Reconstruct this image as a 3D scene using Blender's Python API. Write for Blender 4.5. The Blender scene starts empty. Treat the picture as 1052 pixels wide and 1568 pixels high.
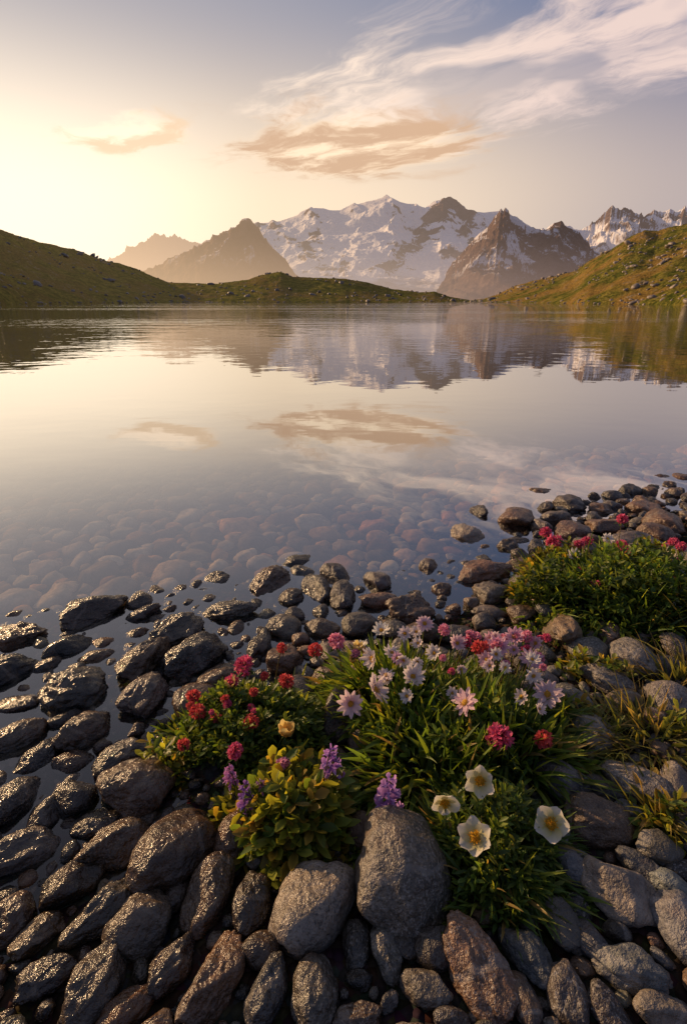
import bpy, bmesh, math, numpy as np
from mathutils import Vector, Matrix
rng=np.random.default_rng(7)
S=bpy.context.scene
S.view_settings.view_transform='Standard'; S.view_settings.look='None'; S.view_settings.exposure=0
# ---------------------------------------------------------------- camera
H=1.0; TILT=math.radians(22.45); st,ct=math.sin(TILT),math.cos(TILT)
cam=bpy.data.cameras.new('camera'); co=bpy.data.objects.new('camera',cam); S.collection.objects.link(co)
co.location=(0,0,H); co.rotation_euler=(math.radians(90)-TILT,0,0)
cam.sensor_fit='VERTICAL'; cam.sensor_height=36; cam.lens=18; cam.clip_end=40000; cam.clip_start=.02
S.camera=co
# survey helpers : sight-line measured on the photo -> metres on the ground / bearing of far ridges
def ray(a,b):
    u=(a-526)/1568; v=(b-784)/1568
    return u, .5*ct-v*st, -v*ct-.5*st
def G(a,b,z=0.):
    x,y,dz=ray(a,b); t=(z-H)/dz
    return x*t,y*t,t*.5
def bearing(a,b):
    x,y,dz=ray(a,b); return x/y,dz/y
# ---------------------------------------------------------------- noise
def h3(ix,iy,iz,s=0):
    n=(ix.astype(np.int64)*374761393+iy.astype(np.int64)*668265263+iz.astype(np.int64)*2147483647+s*1274126177)&0xffffffff
    n=((n^(n>>13))*1274126177)&0xffffffff
    n=((n^(n>>15))*2246822519)&0xffffffff
    return ((n^(n>>16))&0xffffff)/float(0xffffff)
def vn(x,y,z=None,s=0):
    if z is None: z=np.zeros_like(x)
    fx,fy,fz=np.floor(x),np.floor(y),np.floor(z)
    u,v,w=x-fx,y-fy,z-fz
    u=u*u*u*(u*(u*6-15)+10); v=v*v*v*(v*(v*6-15)+10); w=w*w*w*(w*(w*6-15)+10)
    r=0
    for i in (0,1):
        for j in (0,1):
            for k in (0,1):
                r=r+h3(fx+i,fy+j,fz+k,s)*(u if i else 1-u)*(v if j else 1-v)*(w if k else 1-w)
    return r*2-1
def fbm(x,y,z=None,o=5,s=0,g=.5):
    r=0;a=1;f=1;t=0
    for i in range(o):
        r=r+a*vn(x*f+i*17.3,y*f-i*9.1,None if z is None else z*f,s+i); t+=a; a*=g; f*=2.03
    return r/t
def ridged(x,y,o=6,s=0,g=.5):
    r=0;a=1;f=1;t=0
    for i in range(o):
        n=1-np.abs(vn(x*f+i*7.7,y*f+i*3.3,None,s+i)); r=r+a*n*n; t+=a; a*=g; f*=2.07
    return r/t
def sstep(a,b,x):
    t=np.clip((x-a)/(b-a),0,1); return t*t*(3-2*t)
# ---------------------------------------------------------------- mesh builder
def build(name,V,faces,mat,attrs={},smooth=True,parent=None):
    me=bpy.data.meshes.new(name); V=np.asarray(V,dtype=np.float32)
    me.vertices.add(len(V)); me.vertices.foreach_set('co',V.ravel())
    faces=[f for f in faces if len(f)]
    loops=np.concatenate([f.ravel() for f in faces]).astype(np.int32)
    cnt=np.concatenate([np.full(len(f),f.shape[1]) for f in faces]).astype(np.int32)
    starts=np.concatenate([[0],np.cumsum(cnt)[:-1]]).astype(np.int32)
    me.loops.add(len(loops)); me.loops.foreach_set('vertex_index',loops)
    me.polygons.add(len(cnt)); me.polygons.foreach_set('loop_start',starts)
    try: me.polygons.foreach_set('loop_total',cnt)
    except Exception: pass
    me.update(calc_edges=True)
    me.polygons.foreach_set('use_smooth',np.full(len(cnt),smooth))
    for k,a in attrs.items():
        a=np.asarray(a,dtype=np.float32)
        if a.ndim==1:
            at=me.attributes.new(k,'FLOAT','POINT'); at.data.foreach_set('value',a)
        elif k=='Col':
            at=me.attributes.new(k,'FLOAT_COLOR','POINT')
            at.data.foreach_set('color',np.concatenate([a,np.ones((len(a),1),np.float32)],1).ravel())
        else:
            at=me.attributes.new(k,'FLOAT_VECTOR','POINT'); at.data.foreach_set('vector',a.ravel())
    me.validate(); me.update()
    ob=bpy.data.objects.new(name,me); S.collection.objects.link(ob); me.materials.append(mat)
    return ob
def gridfaces(nx,ny):
    i=np.arange(nx*ny).reshape(ny,nx)
    return np.stack([i[:-1,:-1],i[:-1,1:],i[1:,1:],i[1:,:-1]],-1).reshape(-1,4)
class MB:
    def __init__(s): s.V=[];s.F=[];s.C=[];s.n=0
    def add(s,V,F,C):
        V=np.asarray(V).reshape(-1,3); C=np.asarray(C)
        if C.ndim==1: C=np.tile(C,(len(V),1))
        s.V.append(V); s.F.append(np.asarray(F)+s.n); s.C.append(C); s.n+=len(V)
    def make(s,name,mat):
        return build(name,np.concatenate(s.V),s.F,mat,{'Col':np.concatenate(s.C)})
# ---------------------------------------------------------------- node helpers
def newmat(n):
    m=bpy.data.materials.new(n); m.use_nodes=True; nt=m.node_tree; nt.nodes.clear()
    out=nt.nodes.new('ShaderNodeOutputMaterial'); return m,nt,out
class N:
    def __init__(s,nt): s.nt=nt
    def node(s,t,ins={},**kw):
        n=s.nt.nodes.new(t)
        for k,v in kw.items(): setattr(n,k,v)
        for k,v in ins.items(): s.put(n.inputs[k],v)
        return n
    def put(s,sock,v):
        if isinstance(v,bpy.types.NodeSocket): s.nt.links.new(v,sock)
        else:
            if isinstance(v,tuple) and sock.type=='RGBA' and len(v)==3: v=v+(1,)
            sock.default_value=v
    def m(s,op,a,b=0.,c=0.,clamp=False):
        n=s.nt.nodes.new('ShaderNodeMath'); n.operation=op; n.use_clamp=clamp
        for i,v in enumerate((a,b,c)): s.put(n.inputs[i],v)
        return n.outputs[0]
    def ss(s,v,a,b,lo=0.,hi=1.,t='SMOOTHSTEP'):
        n=s.node('ShaderNodeMapRange',{'Value':v,'From Min':a,'From Max':b,'To Min':lo,'To Max':hi},interpolation_type=t); return n.outputs[0]
    def mix(s,f,a,b,bt='MIX'):
        n=s.nt.nodes.new('ShaderNodeMix'); n.data_type='RGBA'; n.blend_type=bt
        s.put(n.inputs[0],f); s.put(n.inputs[6],a); s.put(n.inputs[7],b); return n.outputs[2]
    def noise(s,vec,scale,detail=4.,rough=.5,dist=0.):
        n=s.node('ShaderNodeTexNoise',{'Scale':scale,'Detail':detail,'Roughness':rough,'Distortion':dist})
        if vec is not None: s.put(n.inputs['Vector'],vec)
        return n.outputs['Fac']
    def attr(s,name): return s.node('ShaderNodeAttribute',attribute_name=name)
    def sep(s,v):
        n=s.node('ShaderNodeSeparateXYZ',{0:v}); return n.outputs
    def comb(s,x,y,z): return s.node('ShaderNodeCombineXYZ',{0:x,1:y,2:z}).outputs[0]
    def link(s,a,b): s.nt.links.new(a,b)
# ---------------------------------------------------------------- sun + sky
SUN_AZ=-56.; SUN_EL=16.
az=math.radians(SUN_AZ); el=math.radians(SUN_EL)
sd=Vector((math.sin(az)*math.cos(el),math.cos(az)*math.cos(el),math.sin(el)))
ga=math.radians(-37); gl_=Vector((math.sin(ga)*.985,math.cos(ga)*.985,.17))   # brightest part of the horizon haze
sl=bpy.data.lights.new('sun','SUN'); sl.energy=5.; sl.angle=math.radians(.7); sl.color=(1,.64,.33)
so=bpy.data.objects.new('sun',sl); S.collection.objects.link(so); so.rotation_euler=(-sd).to_track_quat('-Z','Y').to_euler(); so.location=(-30,40,30)
w=bpy.data.worlds.new('World'); S.world=w; w.use_nodes=True; nt=w.node_tree; nt.nodes.clear(); n=N(nt)
bg=nt.nodes.new('ShaderNodeBackground'); wo=nt.nodes.new('ShaderNodeOutputWorld'); n.link(bg.outputs[0],wo.inputs[0])
sky=nt.nodes.new('ShaderNodeTexSky'); sky.sky_type='NISHITA'; sky.sun_disc=False
sky.sun_elevation=el; sky.sun_rotation=az; sky.dust_density=2.
D=nt.nodes.new('ShaderNodeTexCoord').outputs['Generated']
dx,dy,dz=n.sep(D)
dot=n.node('ShaderNodeVectorMath',{0:D,1:tuple(gl_)},operation='DOT_PRODUCT').outputs['Value']
hz=n.mix(n.ss(dot,-.5,.35),(.20,.18,.22),(.46,.38,.37))
hz=n.mix(n.ss(dot,.35,.92),hz,(1.0,.78,.55))
hz=n.mix(n.ss(dot,.86,1.),hz,(1.30,1.06,.78))
zn=n.mix(n.ss(dot,.42,1.,t='LINEAR'),(.040,.105,.27),(.42,.39,.41))
zn=n.mix(n.ss(dz,.45,.9),zn,(.17,.17,.22))
base=n.mix(n.ss(dz,.14,.41),hz,zn)
zc=n.m('MAXIMUM',dz,.035)
px_=n.m('DIVIDE',dx,zc); py_=n.m('DIVIDE',dy,zc)
a=n.m('ADD',n.m('MULTIPLY',px_,.6),n.m('MULTIPLY',py_,-.8))
c=n.m('ADD',n.m('MULTIPLY',px_,.8),n.m('MULTIPLY',py_,.6))
wv=n.node('ShaderNodeTexNoise',{'Scale':1.1,'Detail':4.,'Vector':n.comb(a,c,0.)}).outputs['Color']
wx,wy,wz=n.sep(wv)
a2=n.m('ADD',a,n.m('MULTIPLY',n.m('SUBTRACT',wx,.5),1.0)); c2=n.m('ADD',c,n.m('MULTIPLY',n.m('SUBTRACT',wy,.5),.8))
n1=n.noise(n.comb(n.m('MULTIPLY',a2,1.0),n.m('MULTIPLY',c2,2.6),5.1),1.,9.,.64)
n2=n.noise(n.comb(n.m('MULTIPLY',a2,1.3),n.m('MULTIPLY',c2,2.2),8.1),1.1,8.,.64)
def gauss(v,m,s): 
    q=n.m('DIVIDE',n.m('SUBTRACT',v,m),s); return n.m('EXPONENT',n.m('MULTIPLY',n.m('MULTIPLY',q,q),-1.))
mk=n.m('MULTIPLY',gauss(c2,2.6,.85),n.ss(a2,-4.3,-3.0))
brk=n.ss(n.noise(n.comb(a2,n.m('MULTIPLY',c2,1.3),2.),1.3,3.,.5),.38,.56,.25,1.)   # gaps of clear blue between the streaks
cir=n.ss(n.m('ADD',n1,n.m('MULTIPLY',n.m('SUBTRACT',mk,.7),.38)),.36,.63)
cir=n.m('MULTIPLY',n.m('MULTIPLY',cir,n.ss(mk,.05,.45)),brk)
front=n.ss(dy,0.,.3)
cir=n.m('MULTIPLY',cir,front)
lk=n.m('MULTIPLY',gauss(a2,-3.5,.85),gauss(c2,2.75,.85))
low=n.ss(n.m('ADD',n2,n.m('MULTIPLY',n.m('SUBTRACT',lk,.5),.5)),.33,.60)
low=n.m('MULTIPLY',n.m('MULTIPLY',low,n.ss(lk,.03,.4)),front)
sk=n.m('MULTIPLY',gauss(a2,-4.1,.5),gauss(c2,1.25,.35))
sm=n.m('MULTIPLY',n.ss(n.m('ADD',n2,n.m('MULTIPLY',n.m('SUBTRACT',sk,.55),.5)),.34,.62),n.ss(sk,.05,.5))
ccol=n.mix(n.ss(dot,.5,.95),(.80,.62,.56),(1.08,.86,.67))
lcol=n.mix(n.ss(n2,.38,.58),(1.1,.84,.58),(.66,.42,.26))
col=n.mix(cir,base,ccol); col=n.mix(n.m('MULTIPLY',low,.95),col,lcol); col=n.mix(n.m('MULTIPLY',sm,.8),col,n.mix(n.ss(n2,.4,.58),(1.3,1.0,.72),(.92,.64,.40)))
col=n.mix(1.,col,(10.,10.,10.),'MULTIPLY')
fin=n.mix(.05,col,sky.outputs[0])
n.link(fin,bg.inputs[0]); bg.inputs[1].default_value=.112
# ---------------------------------------------------------------- mountain material, distance haze painted in as emission
def mountain_mat(name,h0,h1,colL,colR,lowh=.28,bump=.8):
    m,nt,out=newmat(name); n=N(nt)
    p=n.node('ShaderNodeNewGeometry').outputs['Position']; x,y,z=n.sep(p)
    c=n.attr('Col').outputs['Color']; sn=n.attr('snow').outputs['Fac']
    nz=n.noise(p,.02,7.,.65)
    c=n.mix(1.,c,n.mix(sn,n.mix(n.ss(nz,.3,.7),(.4,.4,.4),(1.4,1.4,1.4)),n.mix(n.ss(nz,.3,.7),(.88,.88,.90),(1.05,1.02,.98))),'MULTIPLY')
    b=n.node('ShaderNodeBump',{'Height':n.noise(p,.010,8.,.66),'Strength':n.ss(sn,0.,1.,bump,bump*.5),'Distance':70.})
    d=n.node('ShaderNodeBsdfDiffuse',{'Color':c,'Normal':b.outputs[0]})
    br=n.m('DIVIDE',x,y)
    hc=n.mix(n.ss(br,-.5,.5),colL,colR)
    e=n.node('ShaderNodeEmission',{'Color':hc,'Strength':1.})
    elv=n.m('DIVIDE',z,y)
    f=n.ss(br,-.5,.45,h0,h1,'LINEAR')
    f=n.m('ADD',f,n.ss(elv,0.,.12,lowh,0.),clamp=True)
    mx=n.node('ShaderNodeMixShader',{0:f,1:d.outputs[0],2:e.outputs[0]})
    n.link(mx.outputs[0],out.inputs[0]); return m
def mountain(name,prof,D,front,back,kind,mat,jag=.012,nx=560,ny=200,seed=1,base=-.004,rel=.42):
    P=np.array([bearing(*q) for q in prof]); b=np.linspace(P[0,0],P[-1,0],nx); e=np.interp(b,P[:,0],P[:,1])
    e=e+ (ridged(b*60,b*0+seed,5,seed)-.55)*jag*.7*sstep(-.005,.03,e)
    q=np.concatenate([np.linspace(0,1,int(ny*.8))**1.0, 1+np.linspace(.03,1,int(ny*.2))]); 
    yy=np.where(q<=1,D-front*(1-q),D+back*(q-1)); B,Y=np.meshgrid(b,yy); Q=np.meshgrid(b,q)[1]
    E=np.meshgrid(e,yy)[0]; X=B*Y
    s=np.where(Q<=1,1-Q,(Q-1)); shp=np.where(Q<=1,(1-s)**1.25,np.clip(1-s,0,1)**1.1)
    top=np.maximum(E-base,0)*D
    L=front*.28
    wx=X+fbm(X/L*.8,Y/L*.6,o=3,s=seed+20)*L*.35
    r=ridged(wx/L,Y/(L*2.1),6,seed+3,.5)-.55
    r2=ridged(wx/L*3.1,Y/(L*1.6),5,seed+9,.55)-.55
    edge=sstep(0,.18,s)
    Z=base*D+top*shp+ top*(r*rel+r2*.16)*edge*(1-.3*shp) + top.max()*.02*fbm(X/L*6,Y/L*6,o=4,s=5)*edge
    V=np.stack([X,Y,Z],-1)
    gx=np.gradient(V,axis=1); gy=np.gradient(V,axis=0); nn=np.cross(gx,gy); nn/=np.linalg.norm(nn,axis=-1,keepdims=True)+1e-9
    up=np.abs(nn[...,2])
    el_=Z/Y; nzv=fbm(X/L*4,Y/L*2.,o=6,s=seed+30,g=.6)
    rock=np.stack([.15+.06*nzv,.10+.04*nzv,.078+.03*nzv],-1)
    snowc=np.array([.86,.85,.86])
    if kind=='patch': sn=sstep(-.04,.06,up-.66+nzv*.7-(r)*.45)*sstep(.04,.075,el_)
    elif kind=='rock': sn=sstep(.0,.07,up-.83+nzv*.6-(r)*.35)*sstep(.03,.06,el_)*.85
    elif kind=='few': sn=sstep(.0,.07,up-.82+nzv*.6-(r)*.4)*sstep(.05,.08,el_)*.85
    else: sn=np.zeros_like(up)
    C=rock*(1-sn[...,None])+snowc*sn[...,None]
    return build(name,V.reshape(-1,3),[gridfaces(nx,len(yy))],mat,{'Col':C.reshape(-1,3),'snow':sn.ravel()})
def massif(name,mat,seed=11,nx=820,ny=420):
    D=7500.; sky_=[(300,420),(345,380),(380,345),(400,339),(425,337),(440,331),(458,326),(470,321),(482,315),(495,315),(505,318),(520,319),(532,317),(545,310),(560,305),(575,302),(590,298),(600,299),(612,305),(622,308),(632,309),(642,316),(648,318),(655,311),(662,306),(668,303),(674,302),(680,298),(685,302),(692,303),(705,310),(715,319),(740,322),(765,319),(790,335),(820,352),(860,380),(900,410)]
    P=np.array([bearing(*q) for q in sky_]); b=np.linspace(P[0,0],P[-1,0],nx); e=np.interp(b,P[:,0],P[:,1])
    yy=np.concatenate([np.linspace(3600,D,int(ny*.85)),D+np.linspace(30,1800,int(ny*.15))]); B,Y=np.meshgrid(b,yy); E=np.meshgrid(e,yy)[0]; X=B*Y
    wxx=X+170*fbm(X/700,Y/700,o=4,s=seed); wyy=Y+150*fbm(X/600,Y/600,o=3,s=seed+5)
    s=np.clip((D-wyy)/3900,0,1); sb=np.clip((Y-D)/1800,0,1)
    Z=E*D*np.where(Y<=D,(1-s)**1.55*.97,(1-sb)**1.2)
    # icefall steps and shelves
    Z=Z+E*D*.035*np.sin(s*19+3*fbm(X/900,Y/900,o=2,s=3))*sstep(.03,.15,s)*sstep(1,.6,s)
    CR=[(.50,[(590,298,7500),(602,325,6900),(588,352,6300),(604,378,5700),(590,405,5200)]),
        (1.1,[(680,298,7500),(664,318,7150),(648,345,6700),(640,372,6200),(618,392,5800),(600,425,5100)]),
        (.95,[(682,298,7500),(706,322,7100),(700,350,6600),(712,372,6200),(690,400,5700)]),
        (.74,[(482,314,7500),(496,343,6900),(486,365,6400),(512,388,5900),(528,412,5300),(545,437,4700)]),
        (.88,[(425,337,7500),(436,362,6900),(462,378,6300),(474,402,5700),(505,425,5100)]),
        (.42,[(545,309,7500),(556,338,6900),(545,360,6400),(562,388,5800)]),
        (.75,[(765,319,7500),(748,345,7000),(724,366,6500),(706,396,5800)]),
        (.55,[(630,309,7500),(622,335,7000),(612,352,6700)]),
        (.6,[(400,339,7500),(418,372,6900),(428,400,6000)])]
    rockm=np.zeros_like(Z)
    for w_,pts in CR:
        pw=[(bearing(p0,460)[0]*p2,p2,bearing(p0,p1)[1]*p2) for p0,p1,p2 in pts]
        for (x0,y0,z0),(x1,y1,z1) in zip(pw[:-1],pw[1:]):
            ddx,ddy=x1-x0,y1-y0; t=np.clip(((wxx-x0)*ddx+(wyy-y0)*ddy)/(ddx*ddx+ddy*ddy),0,1)
            d=np.hypot(wxx-x0-t*ddx,wyy-y0-t*ddy); zc=z0+(z1-z0)*t-d*.75-.0004*d*d
            kk=45.; dd=Z-zc; Z=np.where(np.abs(dd)<kk*3,np.maximum(Z,zc)+kk*.25*np.exp(-np.abs(dd)/kk),np.maximum(Z,zc))
            rockm=np.maximum(rockm,w_-d/260)
    # keep surveyed skyline as the upper limit
    lim=(E+.001)*Y; Z=np.minimum(Z,np.where(Y<D,lim-(D-Y)*.03,lim))
    e2=sstep(0,.08,s)
    Z=Z+(ridged(wxx/260,wyy/330,5,seed+3,.5)-.55)*80*e2*np.clip(.35+rockm,.25,1.2)+fbm(X/90,Y/120,o=4,s=seed+8)*14*e2
    Z=Z+(ridged(X/60,X*0+3,4,5)-.5)*22*np.exp(-((Y-D)/160)**2)*np.interp(B,[bearing(635,460)[0],bearing(655,460)[0],bearing(710,460)[0],bearing(725,460)[0]],[.12,1,1,.2])
    V=np.stack([X,Y,Z],-1); gx_=np.gradient(V,axis=1); gy_=np.gradient(V,axis=0); nn=np.cross(gx_,gy_); nn/=np.linalg.norm(nn,axis=-1,keepdims=True)+1e-9; up=np.abs(nn[...,2])
    nzv=fbm(X/170,Y/120,o=6,s=seed+30,g=.62); el_=Z/Y
    bpk=np.interp(B,[bearing(a_,460)[0] for a_ in (640,655,700,716)],[0,.36,.36,0])*sstep(.10,.15,el_)
    sn=1-sstep(.10,.22,rockm*.60-.22+nzv*.70+bpk+(.66-up)*.75)
    sn=sn*(.35+.65*sstep(.012,.045,el_+nzv*.03))
    rock=np.stack([.14+.06*nzv,.092+.04*nzv,.07+.03*nzv],-1); C=rock*(1-sn[...,None])+np.array([.90,.88,.87])*sn[...,None]
    return build(name,V.reshape(-1,3),[gridfaces(nx,len(yy))],mat,{'Col':C.reshape(-1,3),'snow':sn.ravel()})
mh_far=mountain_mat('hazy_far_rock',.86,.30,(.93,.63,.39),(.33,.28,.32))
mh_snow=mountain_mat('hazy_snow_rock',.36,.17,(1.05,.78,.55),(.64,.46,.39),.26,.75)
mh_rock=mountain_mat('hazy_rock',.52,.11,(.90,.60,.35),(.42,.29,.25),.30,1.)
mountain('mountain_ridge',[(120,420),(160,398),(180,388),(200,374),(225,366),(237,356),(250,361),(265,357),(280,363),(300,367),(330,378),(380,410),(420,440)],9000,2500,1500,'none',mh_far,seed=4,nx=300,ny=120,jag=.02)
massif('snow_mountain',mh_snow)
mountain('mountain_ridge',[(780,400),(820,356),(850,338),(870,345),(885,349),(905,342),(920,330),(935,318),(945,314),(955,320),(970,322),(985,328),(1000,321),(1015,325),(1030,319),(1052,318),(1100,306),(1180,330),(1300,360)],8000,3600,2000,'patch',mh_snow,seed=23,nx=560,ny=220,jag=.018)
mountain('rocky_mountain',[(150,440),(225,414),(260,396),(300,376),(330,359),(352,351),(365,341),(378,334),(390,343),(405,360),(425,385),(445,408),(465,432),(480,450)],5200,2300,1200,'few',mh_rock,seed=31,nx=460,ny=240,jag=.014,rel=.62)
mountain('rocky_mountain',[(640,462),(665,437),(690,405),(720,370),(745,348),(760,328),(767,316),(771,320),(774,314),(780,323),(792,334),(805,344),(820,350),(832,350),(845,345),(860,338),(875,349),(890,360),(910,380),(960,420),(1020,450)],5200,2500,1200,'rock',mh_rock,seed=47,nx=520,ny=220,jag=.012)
# ---------------------------------------------------------------- grassy hills
def hill_mat(name,dry):
    m,nt,out=newmat(name); n=N(nt)
    p=n.node('ShaderNodeNewGeometry').outputs['Position']; x,y,z=n.sep(p)
    big=n.noise(p,.04,5.,.65); mid=n.noise(p,.28,7.,.7); fine=n.noise(p,1.6,5.,.7)
    g=n.mix(n.ss(mid,.40,.60),(.085,.11,.020),(.29,.25,.052))
    g=n.mix(n.ss(big,.44,.60),g,(.38,.235,.065) if dry else (.23,.165,.05))
    rk=n.ss(n.m('ADD',mid,n.m('MULTIPLY',n.m('SUBTRACT',big,.5),.5)),.585,.64)
    rk=n.m('MULTIPLY',rk,n.ss(fine,.42,.55))
    col=n.mix(n.m('MULTIPLY',rk,.8),g,(.30,.26,.22))
    col=n.mix(n.ss(fine,.3,.7),n.mix(1.,col,(.42,.42,.42),'MULTIPLY'),n.mix(1.,col,(1.5,1.5,1.4),'MULTIPLY'))
    b=n.node('ShaderNodeBump',{'Height':n.m('ADD',n.m('MULTIPLY',mid,2.),fine),'Strength':1.,'Distance':1.})
    d=n.node('ShaderNodeBsdfDiffuse',{'Color':col,'Normal':b.outputs[0]})
    tl=n.node('ShaderNodeBsdfTranslucent',{'Color':col,'Normal':b.outputs[0]})
    m1=n.node('ShaderNodeMixShader',{0:.2,1:d.outputs[0],2:tl.outputs[0]})
    e=n.node('ShaderNodeEmission',{'Color':(.72,.50,.24),'Strength':1.})  # golden distance haze painted onto the grass as a faint glow
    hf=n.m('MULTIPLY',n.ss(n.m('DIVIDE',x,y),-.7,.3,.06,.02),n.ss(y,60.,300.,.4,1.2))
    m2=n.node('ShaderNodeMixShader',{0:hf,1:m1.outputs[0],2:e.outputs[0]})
    n.link(m2.outputs[0],out.inputs[0]); return m
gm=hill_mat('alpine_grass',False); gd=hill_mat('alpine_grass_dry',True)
HV=[]
def hill(name,prof,foot,depth,mat,seed,nx=420,ny=180,amp=.10):
    P=np.array([bearing(*q) for q in prof]); b=np.linspace(P[0,0],P[-1,0],nx); e=np.interp(b,P[:,0],P[:,1])
    fb=np.array([(bearing(a_,460)[0],d_) for a_,d_ in foot]); ft=np.interp(b,fb[:,0],fb[:,1])
    q=np.linspace(0,1.6,ny); B,Q=np.meshgrid(b,q); F=np.meshgrid(ft,q)[0]; E=np.meshgrid(e,q)[0]
    Y=F+depth*Q; X=B*Y; Dp=F+depth
    top=np.maximum(E*Dp+H,0)
    s=np.clip(Q,0,1); shp=np.where(Q<1,s**.8*(1-.12*np.sin(s*math.pi*2)),1-.5*(Q-1)**2)
    nz=fbm(X/26,Y/26,o=6,s=seed,g=.55); rd=ridged(X/22,Y/22,4,seed+5)-.55
    Z=-.5+ (top+.5)*shp + top*amp*(nz*1.2+rd*.6)*np.sin(np.clip(Q,0,1)*math.pi)**.7 + .45*fbm(X/4,Y/4,o=4,s=seed+2)*sstep(0,.06,Q) + .02*top*ridged(X/5,Y/5,3,seed+8)
    V=np.stack([X,Y,Z],-1); HV.append(V[:int(ny*.64)].reshape(-1,3))
    return build(name,V.reshape(-1,3),[gridfaces(nx,ny)],mat)
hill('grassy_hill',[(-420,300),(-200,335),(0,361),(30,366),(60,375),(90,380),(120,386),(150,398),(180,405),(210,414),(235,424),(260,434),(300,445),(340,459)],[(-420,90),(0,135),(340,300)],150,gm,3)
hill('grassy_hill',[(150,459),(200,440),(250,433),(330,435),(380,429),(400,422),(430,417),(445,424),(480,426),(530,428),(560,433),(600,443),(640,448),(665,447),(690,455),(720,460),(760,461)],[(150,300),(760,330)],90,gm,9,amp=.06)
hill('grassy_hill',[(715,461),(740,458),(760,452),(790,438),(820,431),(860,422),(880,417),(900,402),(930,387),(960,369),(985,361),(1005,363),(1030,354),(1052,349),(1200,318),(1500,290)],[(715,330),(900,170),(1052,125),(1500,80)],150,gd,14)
# ---------------------------------------------------------------- near ground (shore + lake bed)
MOUNDS=[]
for (a_,b_,z_,rx,ry,h_) in [(385,1105,.06,.20,.15,.10),(700,1120,.07,.25,.18,.11),(610,1050,.07,.20,.12,.09),(450,1240,.05,.12,.12,.08),(750,1300,.05,.125,.14,.07),(945,905,.08,.36,.26,.13)]:
    x_,y_,_=G(a_,b_,z_); MOUNDS.append((x_,y_,rx,ry,h_))
SX=[-80,-8,-3,-1.5,-.9,-.5,.0,.4,.8,1.2,2.,4.,80]; SY=[-2,.8,1.1,1.35,1.5,1.66,1.72,1.78,2.15,2.55,2.85,3.2,14]
def hgt(x,y):
    x=np.asarray(x,float); y=np.asarray(y,float)
    s=np.interp(x,SX,SY)-y + .10*fbm(x*1.3,y*1.3,o=3,s=77)
    wet=np.interp(x,[-.7,.1,.7],[0.,.6,1.])
    land=-.018+ .075*wet*sstep(0,.9,s) + .12*np.maximum(s-2.2,0)*1. +.03*sstep(.9,1.5,s)
    lake=-.018-.105*np.maximum(-s,0)-.03*sstep(0,.4,-s)
    h=np.where(s>0,land,np.maximum(lake,-1.2-.2*sstep(10,40,-s)))
    h=h+.008*fbm(x*9,y*9,o=3,s=5)
    for mx,my,rx,ry,mhh in MOUNDS:
        r=((x-mx)/rx)**2+((y-my)/ry)**2
        h=h+ .5*mhh*np.clip(1-r,0,1)
    return h
m_ground,nt,out=newmat('shore_ground'); n=N(nt)
p=n.node('ShaderNodeNewGeometry').outputs['Position']; x,y,z=n.sep(p)
vor=n.node('ShaderNodeTexVoronoi',{'Vector':p,'Scale':60.}); vd=vor.outputs['Distance']; vc=vor.outputs['Color']
gc=n.mix(n.ss(n.noise(p,14.,4.),.35,.65),(.020,.016,.012),(.052,.041,.030))
gc=n.mix(.3,gc,n.mix(1.,vc,(.09,.08,.07),'MULTIPLY'))
gc=n.mix(n.ss(z,-.05,-.14),gc,(.075,.058,.036))
gc=n.mix(n.ss(z,-.12,-.5),gc,(.085,.078,.06))  # deep bed fades to murk: light lost in water, painted into the colour
b=n.node('ShaderNodeBump',{'Height':n.m('SUBTRACT',1.,vd),'Strength':1.,'Distance':.02})
pr=n.node('ShaderNodeBsdfDiffuse',{'Color':gc,'Normal':b.outputs[0]}); n.link(pr.outputs[0],out.inputs[0])
gx=np.sinh(np.linspace(-4.6,4.6,420))*.9; gy=1.2+np.sinh(np.linspace(-4.,4.6,440))*.9
GX,GY=np.meshgrid(gx,gy); build('ground',np.stack([GX,GY,hgt(GX,GY)],-1).reshape(-1,3),[gridfaces(420,440)],m_ground)
R=14000.; build('valley_ground',np.array([[-R,-R,-3],[R,-R,-3],[R,R,-3],[-R,R,-3]]),[np.array([[0,1,2,3]])],gm)
# ---------------------------------------------------------------- lake water
m_w,nt,out=newmat('lake_water'); n=N(nt)
p=n.node('ShaderNodeNewGeometry').outputs['Position']; x,y,z=n.sep(p)
amp=n.ss(y,2.,40.,.05,1.)
w1=n.noise(n.comb(x,n.m('MULTIPLY',y,1.4),0.),.55,3.,.55); w2=n.noise(n.comb(x,n.m('MULTIPLY',y,1.7),0.),2.2,2.,.5); 
ptch=n.ss(n.noise(n.comb(n.m('MULTIPLY',x,.02),n.m('MULTIPLY',y,.06),4.),1.,3.),.4,.65,.4,1.4)
hh=n.m('MULTIPLY',n.m('MULTIPLY',n.m('ADD',w1,n.m('MULTIPLY',w2,.25)),amp),ptch)
b=n.node('ShaderNodeBump',{'Height':hh,'Strength':1.,'Distance':.055})
lw=n.node('ShaderNodeLayerWeight',{'Blend':.5,'Normal':b.outputs[0]}).outputs['Facing']
fr=n.m('ADD',n.m('MULTIPLY',n.m('POWER',lw,1.8),.97),.015)
tr=n.node('ShaderNodeBsdfTransparent',{'Color':(.94,.90,.80)})
gl=n.node('ShaderNodeBsdfGlossy',{'Color':(.98,.98,.98),'Roughness':.012,'Normal':b.outputs[0]})
mx=n.node('ShaderNodeMixShader',{0:fr,1:tr.outputs[0],2:gl.outputs[0]}); n.link(mx.outputs[0],out.inputs[0])
build('lake_water',np.array([[-900,-20,0],[900,-20,0],[900,480,0],[-900,480,0.]]),[np.array([[0,1,2,3]])],m_w)
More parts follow.
